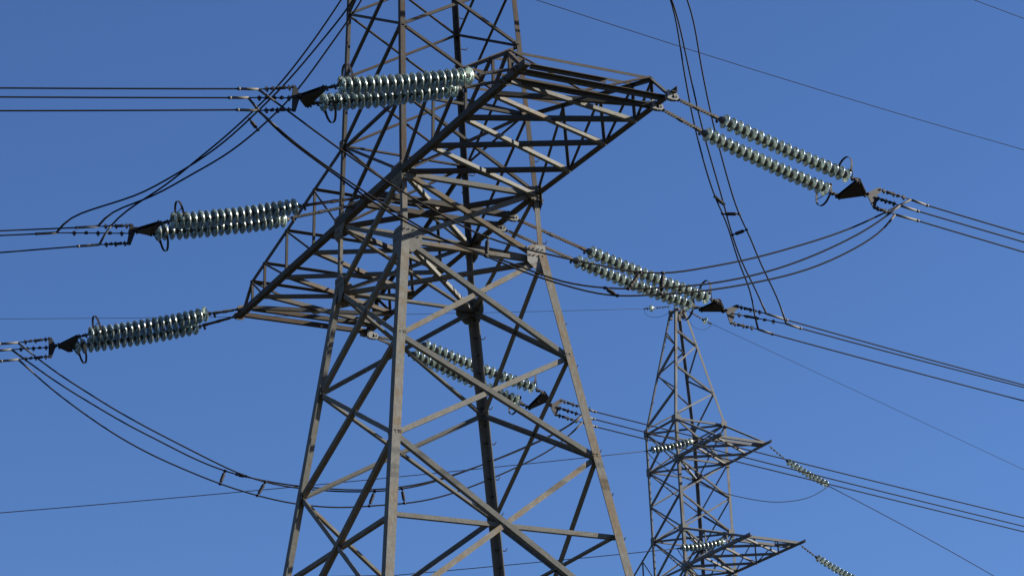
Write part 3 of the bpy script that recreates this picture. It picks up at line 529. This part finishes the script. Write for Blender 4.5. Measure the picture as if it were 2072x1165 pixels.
def fitting_chain(mb, p, q, r=.018, fat=(.22, .5, .78)):
    """rod with clevises and bolts along it"""
    p, q = V(p), V(q); a = (q - p).normalized(); s = a.cross(V((0, 0, 1))).normalized(); k = s.cross(a); Ln = (q - p).length
    mb.rod(p, q, r * .7, 8)
    for j, t in enumerate(fat):
        c = p.lerp(q, t); h = min(.035, Ln * .12)
        mb.bar(c - a * h, c + a * h, r * 2.4, r * 2.2)
        d = s if j % 2 else k
        mb.rod(c - d * r * 2.6, c + d * r * 2.6, r * .75, 6)
        mb.rod(c - d * r * 2.9, c - d * r * 2.1, r * 1.35, 6)

def strap_link(root, p, q):
    """long perforated double strap between tower bracket and first disc"""
    p, q = V(p), V(q); a = (q - p).normalized(); s = a.cross(V((0, 0, 1))).normalized(); k = s.cross(a); Ln = (q - p).length
    mb = MB()
    fitting_chain(mb, p, p + a * .16, .017, (.35, .8))
    half = (Ln - .16 - .22) / 2
    for j in range(2):
        b0 = p + a * (.16 + half * j + .01); b1 = b0 + a * (half - .02)
        for sgn in (-1, 1):
            mb.bar(b0 + s * sgn * .022, b1 + s * sgn * .022, .008, .046)
        n = max(2, int(half / .07))
        for i in range(n + 1):
            c = b0.lerp(b1, (i + .5) / (n + 1)); mb.rod(c - s * .03, c + s * .03, .011, 6)
        mb.bar(b1 - a * .05, b1 + a * .045, .062, .056)
    e0 = q - a * .22
    fitting_chain(mb, e0, q - a * .06, .016, (.3, .75))
    mb.build('extension_link', M_LINK, root)
    w = MB(); c = q - a * .2 - k * .03
    w.lathe([(.0, -.03), (.022, -.025), (.027, 0), (.022, .025), (.0, .03)], 12, c - V((0, 0, .05)), (0, 0, 1))
    w.bar(c, c - V((0, 0, .05)), .012, .02); w.build('weight', M_DARK, root, True)

def arc_ring(root, c, a, up, R, side, strut_to):
    """flat strap bent to an open ring around the last disc, with two stays"""
    a = V(a).normalized(); up = V(up); up = (up - a * up.dot(a)).normalized(); s = a.cross(up); c = V(c)
    mb = MB(); n = 26; pts = []
    a0, a1 = (-1.95, 1.95)
    for i in range(n + 1):
        th = a0 + (a1 - a0) * i / n
        pts.append(c + (up * math.cos(th) * 1.12 + s * math.sin(th) * .92) * R)
    for p, q in zip(pts, pts[1:]):
        d = (q - p).normalized(); nn = a
        rr = d.cross(nn)
        lo = [p - nn * .022 - rr * .004, p + nn * .022 - rr * .004, p + nn * .022 + rr * .004, p - nn * .022 + rr * .004]
        mb.hexa(lo, [x + (q - p) for x in lo])
    for p in (pts[0], pts[-1]): mb.lathe([(0, -.028), (.022, -.02), (.028, 0), (.022, .02), (0, .028)], 10, p, a)
    for i in (4, n - 4): mb.rod(pts[i], V(strut_to), .0085, 6)
    mb.build('arcing_ring', M_DARK, root)

PH = {'RL': ('at top left of the pylon', 'leading left from the near end of the crossarm'),
      'ML': ('at middle left', 'leading left from the middle of the crossarm'),
      'LL': ('at lower left', 'leading left from the far end of the crossarm'),
      'RR': ('at upper right', 'leading right from the near end of the crossarm'),
      'MR': ('above the small pylon', 'leading right from the middle of the crossarm'),
      'LR': ('seen through the pylon legs', 'leading right from the far end of the crossarm')}

WH = ('upper', 'middle', 'lower')
CW = {'RL': 'running out level at the top left', 'ML': 'leaving at middle left edge', 'LL': 'leaving at lower left edge', 'RR': 'sloping out right from the upper right strings',
      'MR': 'sloping right from the yoke above the small pylon', 'LR': 'passing in front of the small pylon arms'}
for A in D['asm']:
    nm = A['name']; side = A['side']; kind = 'R' if side > 0 else 'L'
    where, lead = PH[nm]
    ends = []
    for j, st in enumerate(A['strings']):
        P, F, La, E = [V(x) for x in st]; a = (La - F).normalized()
        root = thing('insulator_string', '%s green glass insulator string of the pair %s' % (('upper', 'lower')[j], where), 'insulator string', P, 'glass insulator strings of the large pylon')
        strap_link(root, P, F)
        put_discs(root, F, La, 19, kind)
        mb = MB(); e0 = La + a * .08
        fitting_chain(mb, e0, E, .019, (.25, .5, .8)); mb.build('end_clevis', M_DARK, root)
        upv = V((0, 0, 1)) if j == 0 else V((0, 0, -1))
        arc_ring(root, La + a * (-.05 if side > 0 else -.1) + upv * (.10 if side > 0 else .12), a, upv, .245, side, La + a * .14)
        ends.append((E, a))
        # bracket on the chord
        mb = MB(); sy = side; bx = P
        n = V((1, 0, 0)); d = V((0, side, 0))
        for dx in (-.035, .035):
            ring = []
            for i in range(14):
                th = 2 * PI * i / 14; ring.append((math.cos(th), math.sin(th)))
            c = bx + V((dx, side * .02, 0))
            for i in range(14):
                (x0, y0), (x1, y1) = ring[i], ring[(i + 1) % 14]
                ro, ri = .072, .034
                q = [c + d * (x0 * ro) + V((0, 0, y0 * ro)), c + d * (x1 * ro) + V((0, 0, y1 * ro)), c + d * (x1 * ri) + V((0, 0, y1 * ri)), c + d * (x0 * ri) + V((0, 0, y0 * ri))]
                mb.plate(q, n, .014)
            mb.plate([c + d * -.04 + V((0, 0, .078)), c + d * -.17 + V((0, 0, .13)), c + d * -.17 + V((0, 0, -.06)), c + d * -.04 + V((0, 0, -.078))], n, .014)
        mb.rod(bx + V((-.06, 0, 0)), bx + V((.06, 0, 0)), .02, 8)
        mb.build('hanger_bracket', M_PALE if side > 0 else M_STEEL, tower, origin=bx)
    # yoke: a pair of three-cornered plates, then the upright spreader plate and three fitting chains
    (E0, a0), (E1, a1) = ends; ap = V(A['apex']); Y = [V(x) for x in A['y2']]; CL = [V(x) for x in A['cl']]; SL = [V(x) for x in A['sl']]
    ya = thing('cable_yoke', 'dark steel yoke plates joining glass strings to cables %s' % where, 'cable yoke', ap, 'cable yokes at the conductor ends')
    n = (E1 - E0).cross(ap - E0).normalized(); cen = (E0 + E1 + ap) / 3
    def grow(p, k=.055): return p + (p - cen).normalized() * k
    mb = MB()
    ax = (ap - (E0 + E1) / 2).normalized(); sd = (E1 - E0).normalized()
    poly = [E0 - ax * .035 - sd * .015, E0 - sd * .04 + ax * .02, ap - sd * .035 + ax * .035, ap + sd * .035 + ax * .035, E1 + sd * .04 + ax * .02, E1 - ax * .035 + sd * .015]
    for o in (-.03, .03): mb.plate([p + n * o for p in poly], n, .012)
    for p in (E0, E1, ap, E0.lerp(E1, .5) + ax * .04): mb.rod(p - n * .065, p + n * .065, .018, 8)
    mb.bar(E0 + ax * .05, E1 + ax * .05, .07, .012, ax)
    mb.build('yoke_plate', M_DARK, ya)
    mb = MB(); j = (Y[0] - ap); fitting_chain(mb, ap - j * .2, Y[0] + j * .2, .024, (.3, .7)); mb.build('shackle', M_DARK, ya)
    # spreader
    ln = V((math.cos(math.radians(-5 if side > 0 else 185)), -math.sin(math.radians(-5 if side > 0 else 185)), 0))
    ad = V((-ln.y, ln.x, 0)); ad = ad if ad.y * side > 0 else -ad
    dn = V((0, 0, 1)); a_, t_, b_ = Y[0], Y[1], Y[3]; mid = t_.lerp(b_, .5) ; mid = Y[0].lerp(mid, .72)
    poly = [a_ - ad * .03 + dn * .025, t_ + dn * .035 - ad * .045, t_ + dn * .04 + ad * .03, t_ - dn * .045 + ad * .02, mid + dn * .05 + ad * .045, mid - dn * .05 + ad * .045,
            b_ + dn * .045 + ad * .02, b_ - dn * .04 + ad * .03, b_ - dn * .035 - ad * .045, a_ - ad * .03 - dn * .025]
    mb = MB(); mb.plate(poly, ln, .018)
    for p in (a_, t_, b_, mid): mb.rod(p - ln * .035, p + ln * .035, .017, 8)
    mb.build('spreader_plate', M_DARK, ya)
    for k, (s_, c_) in enumerate(zip((t_, mid, b_), CL)):
        mb = MB(); n_ = 5 if (c_ - s_).length > .5 else 4
        fitting_chain(mb, s_, c_, .018, [(.12 + .8 * i / n_) for i in range(n_)])
        if (k + (0 if side > 0 else 1)) % 2 or side > 0:
            m0 = s_.lerp(c_, .22); m1 = s_.lerp(c_, .48); mb.rod(m0, m1, .030, 8)
        mb.build('turnbuckle', M_DARK, ya)
    # conductors with their compression sleeves
    for k in range(3):
        w = MB(); pts = [V(p) for p in A['w'][k]]
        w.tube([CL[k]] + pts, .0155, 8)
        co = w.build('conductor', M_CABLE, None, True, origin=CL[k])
        tag(co, '%s of three dark cables %s' % (WH[k], CW[nm]), 'power cable', 'conductor cables of the large pylon')
        sl = MB(); sl.tube([CL[k], CL[k].lerp(SL[k], .5), SL[k]], [.024, .026, .024], 10)
        sl.rod(SL[k], SL[k] + (SL[k] - CL[k]).normalized() * .05, .030, 8); sl.build('compression_sleeve', M_SLEEVE, co, True)

# ------------------------------------------------------------------ jumpers
JL = {'RL': 'sagging jumper cables under the near crossarm end', 'LL': 'sagging jumper cables crossing the pylon legs low down',
      'ML': 'jumper cables climbing from middle left past the top left cables', 'MR': 'jumper cables dropping steeply at right of the crossarm'}
JUMP = {}
for nm, pts in D['jump']:
    pts = [V(p) for p in pts]; ph = nm[:2]; k = int(nm[2])
    if ph[0] == 'M':
        sy = -1 if ph == 'ML' else 1
        tgt = V((JX + .12 * (k - 1), 1.3 * sy, H + JZ - .1 * k))
        d = tgt - pts[-1]
        pts += [pts[-1] + d * .5 + V((0, 0, -.15)), tgt] + ([V((JX + .12 * (k - 1), 0, H + JZ - .25 - .1 * k))] if sy < 0 else [])
        if sy > 0: pts += [V((JX + .12 * (k - 1), 0, H + JZ - .25 - .1 * k))]
    c = smooth_curve(pts, 3 if ph[0] == 'M' else 4); JUMP[nm] = c
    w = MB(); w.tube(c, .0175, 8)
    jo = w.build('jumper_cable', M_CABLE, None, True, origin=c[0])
    which = {'RL': ('highest', 'middle', 'lowest'), 'LL': ('highest', 'middle', 'lowest'), 'ML': ('right-hand', 'centre', 'left-hand'), 'MR': ('middle', 'right-hand', 'left-hand')}[ph][k]
    tag(jo, '%s of the three %s' % (which, JL[ph]), 'jumper cable', 'jumper cables of the large pylon')
    # pale lug where it leaves the sleeve
    n = 3
    e = MB(); e.tube(c[:n], [.024, .022, .018], 8); e.build('cable_lug', M_LUG, jo, True)
    if ph in ('RL', 'LL'):
        e = MB(); e.tube(c[-n:], [.018, .022, .024], 8); e.build('cable_lug', M_LUG, jo, True)
def nearest(nm, p):
    return min(JUMP[nm], key=lambda q: (q - p).length)
SPL = ['tilted spacer on the jumpers in front of the glass discs above the small pylon',
       'upright spacer on the jumpers in front of the glass discs above the small pylon',
       'spacer tying two jumpers between the right pylon leg and the glass discs',
       'upright spacer on the near jumpers at the centre of the pylon waist',
       'upright spacer at far left on the low jumpers, in open sky',
       'short spacer between the two upper low jumpers, left of the pylon leg',
       'tilted spacer on the low jumpers next to the left pylon leg',
       'spacer on the low jumpers just left of the front pylon leg',
       'spacer on the low jumpers just right of the front pylon leg',
       'spacer on the climbing jumpers below the top left cables',
       'topmost of three spacers on the steep jumpers at right, tilted down to the right',
       'level spacer, second of three on the steep jumpers at right',
       'lowest of three spacers on the steep jumpers at right, tilted up to the right']
for (a_, c_, p, q), lb in zip(D['spacer'], SPL):
    p, q = V(p), V(q); p = nearest(a_, p).lerp(p, .3); q = nearest(c_, q).lerp(q, .3)
    root = thing('cable_spacer', 'dark ' + lb, 'cable spacer', p.lerp(q, .5), 'spacers clamped between the jumper cables')
    a = (q - p).normalized(); Ln = (q - p).length; s = a.cross(V((.4, .2, 1))).normalized()
    mb = MB(); b0, b1 = p + a * min(.07, Ln * .2), q - a * min(.07, Ln * .2)
    mb.rod(b0, b1, .036, 10); m = p.lerp(q, .5); mb.rod(m - a * .02, m + a * .02, .028, 10)
    for t in (.25, .5, .75):
        c = b0.lerp(b1, t); mb.rod(c - a * .006, c + a * .006, .042, 10)
    mb.build('damper_body', M_DARK, root)
    for e, b in ((p, b0), (q, b1)):
        mb = MB(); mb.rod(e, b, .014, 8); mb.lathe([(.0, -.03), (.03, -.03), (.034, 0), (.03, .03), (.0, .03)], 10, e, s); mb.build('clamp', M_DARK, root)

# ------------------------------------------------------------------ small pylon behind
T2 = D['T2']; cs, sn = math.cos(T2['psi']), math.sin(T2['psi'])
small = thing('lattice_pylon', 'smaller grey lattice pylon farther away at lower right, with a pointed top', 'pylon', (T2['tx'], T2['ty'], 0))
def l2(x, y, z): return V((T2['tx'] + cs * x - sn * y, T2['ty'] + sn * x + cs * y, T2['za'] + z))
def w2(z):
    if z >= 0: return T2['wa'] + (T2['wt'] - T2['wa']) * z / T2['ht']
    zb = T2['zb']
    if z >= -9: return T2['wa'] + (T2['wb'] - T2['wa']) * min(1, -z / zb)
    return T2['wb'] + .075 * (-z - 9)
def n2(l, z, e=0.):
    w = w2(z); sx, sy = SGN[l]; return l2(sx * (w + e), sy * (w * T2['rb'] + e), z)
def d2(x, y, z): return V((cs * x - sn * y, sn * x + cs * y, z))
zb, zc, zd, ze, ht = -T2['zb'], -T2['zc'], -T2['zd'], -T2['ze'], T2['ht']
ZG = -T2['za']
for l in 'ABCD':
    sx, sy = SGN[l]; mb = MB(); b = .10
    for z1, z0 in ((ht, 0), (0, -9), (-9, ZG)):
        mb.angle(n2(l, z0, .03), n2(l, z1, .03), b if z1 <= 0 else .085, d2(-sx, 0, 0), d2(0, -sy, 0), .012)
    mb.build('leg', M_FAR, small)
F2N = {k: d2(*v) for k, v in FN.items()}
def br2(p, q, face, b=.055, off=.02, name='brace'):
    return brace(p, q, F2N[face], b, off, name, parent=small, t=.007, mat=M_FAR)
zg = [zb, zc, zd, ze, ze - 1.3, ze - 2.6, -9, -11, -13.5, -16.5, -20, -24, -28, ZG + .3]
pairs = list(zip(zg, zg[1:])) + []
for f in FN:
    l, m = f
    for z1, z0 in [(0, zb)] + pairs:
        br2(n2(l, z1), n2(m, z0), f, .06, .03); br2(n2(m, z1), n2(l, z0), f, .06, .006)
    for z in (0, zb, zd, ze, -9): br2(n2(l, z), n2(m, z), f, .06, -.02, 'belt')
for z in (0, zb, zd, ze):
    flat(n2('B', z), n2('C', z), .06, -.03, parent=small, mat=M_FAR)
    if z: flat(n2('A', z), n2('D', z), .06, -.05, parent=small, mat=M_FAR)
# zigzag lacing of the pointed top
zt = lambda f: ht * (1 - f)
for f, (s0, s1) in {'AC': ('A', 'C'), 'BD': ('B', 'D')}.items():
    seq = [(s0, .19), (s1, .31), (s0, .52), (s1, .73), (s0, .96)]
    for (a_, x), (b_, y) in zip(seq, seq[1:]): br2(n2(a_, zt(x)), n2(b_, zt(y)), f, .055 if b_ in 'AB' else .07)
for f, (s0, s1) in {'AB': ('B', 'A'), 'CD': ('D', 'C')}.items():
    seq = [(s0, .17), (s1, .33), (s0, .53), (s1, .73), (s0, .94)]
    for (a_, x), (b_, y) in zip(seq, seq[1:]): br2(n2(a_, zt(x)), n2(b_, zt(y)), f, .055 if b_ in 'AC' else .07)
mb = MB()
for l in 'ABCD':
    mb.bar(n2(l, ht) + V((0, 0, -.3)), n2(l, ht) + V((0, 0, .06)), .1, .1)
mb.bar(l2(-.3, -.12, ht - .02), l2(.3, -.12, ht - .02), .08, .08); mb.bar(l2(-.3, .12, ht - .02), l2(.3, .12, ht - .02), .08, .08)
mb.build('cap_frame', M_FAR, small)
def arm2(sx, L, bt, zbot, ztop, n):
    x0 = w2(zbot); P = {}
    for sy in (-1, 1):
        e = .18
        F = lambda t, sy=sy: l2(sx * (x0 + (L - x0) * t), sy * (x0 * T2['rb'] + (bt - x0 * T2['rb']) * t), zbot)
        U = lambda t, sy=sy: (n2({(1, -1): 'A', (1, 1): 'C', (-1, -1): 'B', (-1, 1): 'D'}[(sx, sy)], ztop)).lerp(F(1, sy), t)
        P[sy] = F
        mb = MB(); o = d2(0, sy * .05, -.03)
        mb.angle(F(0) + o, F(1 + e / (L - x0)) + o, .1, (0, 0, 1), d2(0, -sy, 0), .011); mb.build('arm_chord', M_FAR, small)
        mb = MB(); mb.angle(U(0), U(.96), .07, (0, 0, -1), d2(0, -sy, 0), .009); mb.build('upper_chord', M_FAR, small)
        if n > 2:
            for i in range(1, n):
                t = i / n
                br2(F(t), U(t), 'AB' if sy < 0 else 'CD', .04, 0, 'post')
                br2(U(t), F((i - 1) / n), 'AB' if sy < 0 else 'CD', .045, .01)
    for i in range(n):
        flat(P[-1](i / n), P[1]((i + 1) / n * .96), .075, -.05, parent=small, mat=M_FAR)
        flat(P[-1]((i + 1) / n * .96), P[1](i / n), .065, -.075, parent=small, mat=M_FAR)
    for t in (.86, .99): flat(P[-1](t), P[1](t), .085, -.06, 'end_beam', parent=small, mat=M_FAR)
arm2(1, T2['L1'], T2['b1'], zb, 0, 2)
arm2(1, T2['L2'], T2['b2'], ze, zd, 3)
arm2(-1, 3.3, 1.0, ze, zd, 3)
for f in FN:
    n = F2N[f]
    for l in f:
        for z in (0, zb, zd, ze):
            sx, sy = SGN[l]; inn = d2(0, -sy, 0) if f in ('AC', 'BD') else d2(-sx, 0, 0)
            c = n2(l, z) + n * .055; mb = MB()
            mb.plate([c + inn * x + V((0, 0, y)) for x, y in ((-.05, -.13), (.12, -.13), (.19, -.02), (.17, .12), (-.05, .14))], n, .012)
            mb.build('gusset_plate', M_FAR, small)

S2L = {'S1L': 'short glass insulator string leading left from the upper arm of the small pylon', 'S1R': 'glass insulator string hanging right from the upper arm tip of the small pylon',
       'S2L': 'short glass insulator string leading left from the lower arm of the small pylon', 'S2R': 'glass insulator string leaving the picture below the lower arm tip of the small pylon',
       'STL': 'single glass insulator disc left of the small pylon peak', 'STR': 'single glass insulator disc right of the small pylon peak'}
for nm, pts in D['s2']:
    P, F, La, E = [V(p) for p in pts]; root = thing('insulator_string', S2L[nm], 'insulator string', P, 'glass insulators of the small pylon')
    n = 1 if nm[1] == 'T' else 11
    a = (La - F).normalized() if n > 1 else (E - P).normalized()
    mb = MB(); fitting_chain(mb, P, F - a * .08, .016, [.15 + .16 * i for i in range(5)]); mb.build('link_chain', M_LINK, root)
    put_discs(root, F, La, n, 'S')
    mb = MB(); fitting_chain(mb, La + a * .05, E, .018, (.4, .8)); mb.build('tension_clamp', M_DARK, root)
W2L = {'S1L': 'thin cable leading left from the upper arm insulator of the small pylon', 'S1R': 'thin cable sloping down right from the upper arm insulator of the small pylon',
       'S2L': 'thin cable leading left from the lower arm insulator of the small pylon', 'S2R': 'thin cable below the picture from the lowest insulator of the small pylon',
       'STL': 'very thin ground wire leading left from the small pylon peak', 'STR': 'very thin ground wire sloping down right from the small pylon peak'}
for nm, pts in D['w2']:
    w = MB(); w.tube([V(p) for p in pts], .0075 if nm[1] == 'T' else .0135, 6)
    tag(w.build('overhead_cable', M_CABLE, None, True, origin=pts[0]), W2L[nm], 'power cable', 'thin cables of the small pylon')
J2L = {'S1L': 'single jumper loop hanging below the upper arm of the small pylon', 'S2L': 'single jumper loop starting under the lower arm of the small pylon',
       'STL': 'small wire loop under the disc left of the small pylon peak', 'STR': 'small wire loop under the disc right of the small pylon peak'}
for nm, pts in D['j2']:
    w = MB(); w.tube(smooth_curve(pts, 2) if nm[1] != 'T' else spline(pts, 6), .013 if nm[1] != 'T' else .007, 6)
    tag(w.build('jumper_cable', M_CABLE, None, True, origin=pts[0]), J2L[nm], 'jumper cable', 'jumper loops of the small pylon')
for pts, lb in zip(D['gw'], ('long thin ground wire crossing the sky from top centre down to the right edge', 'thin ground wire cutting the top right corner')):
    w = MB(); w.tube([V(p) for p in pts], .0105, 6)
    tag(w.build('overhead_cable', M_CABLE, None, True, origin=pts[0]), lb, 'ground wire')
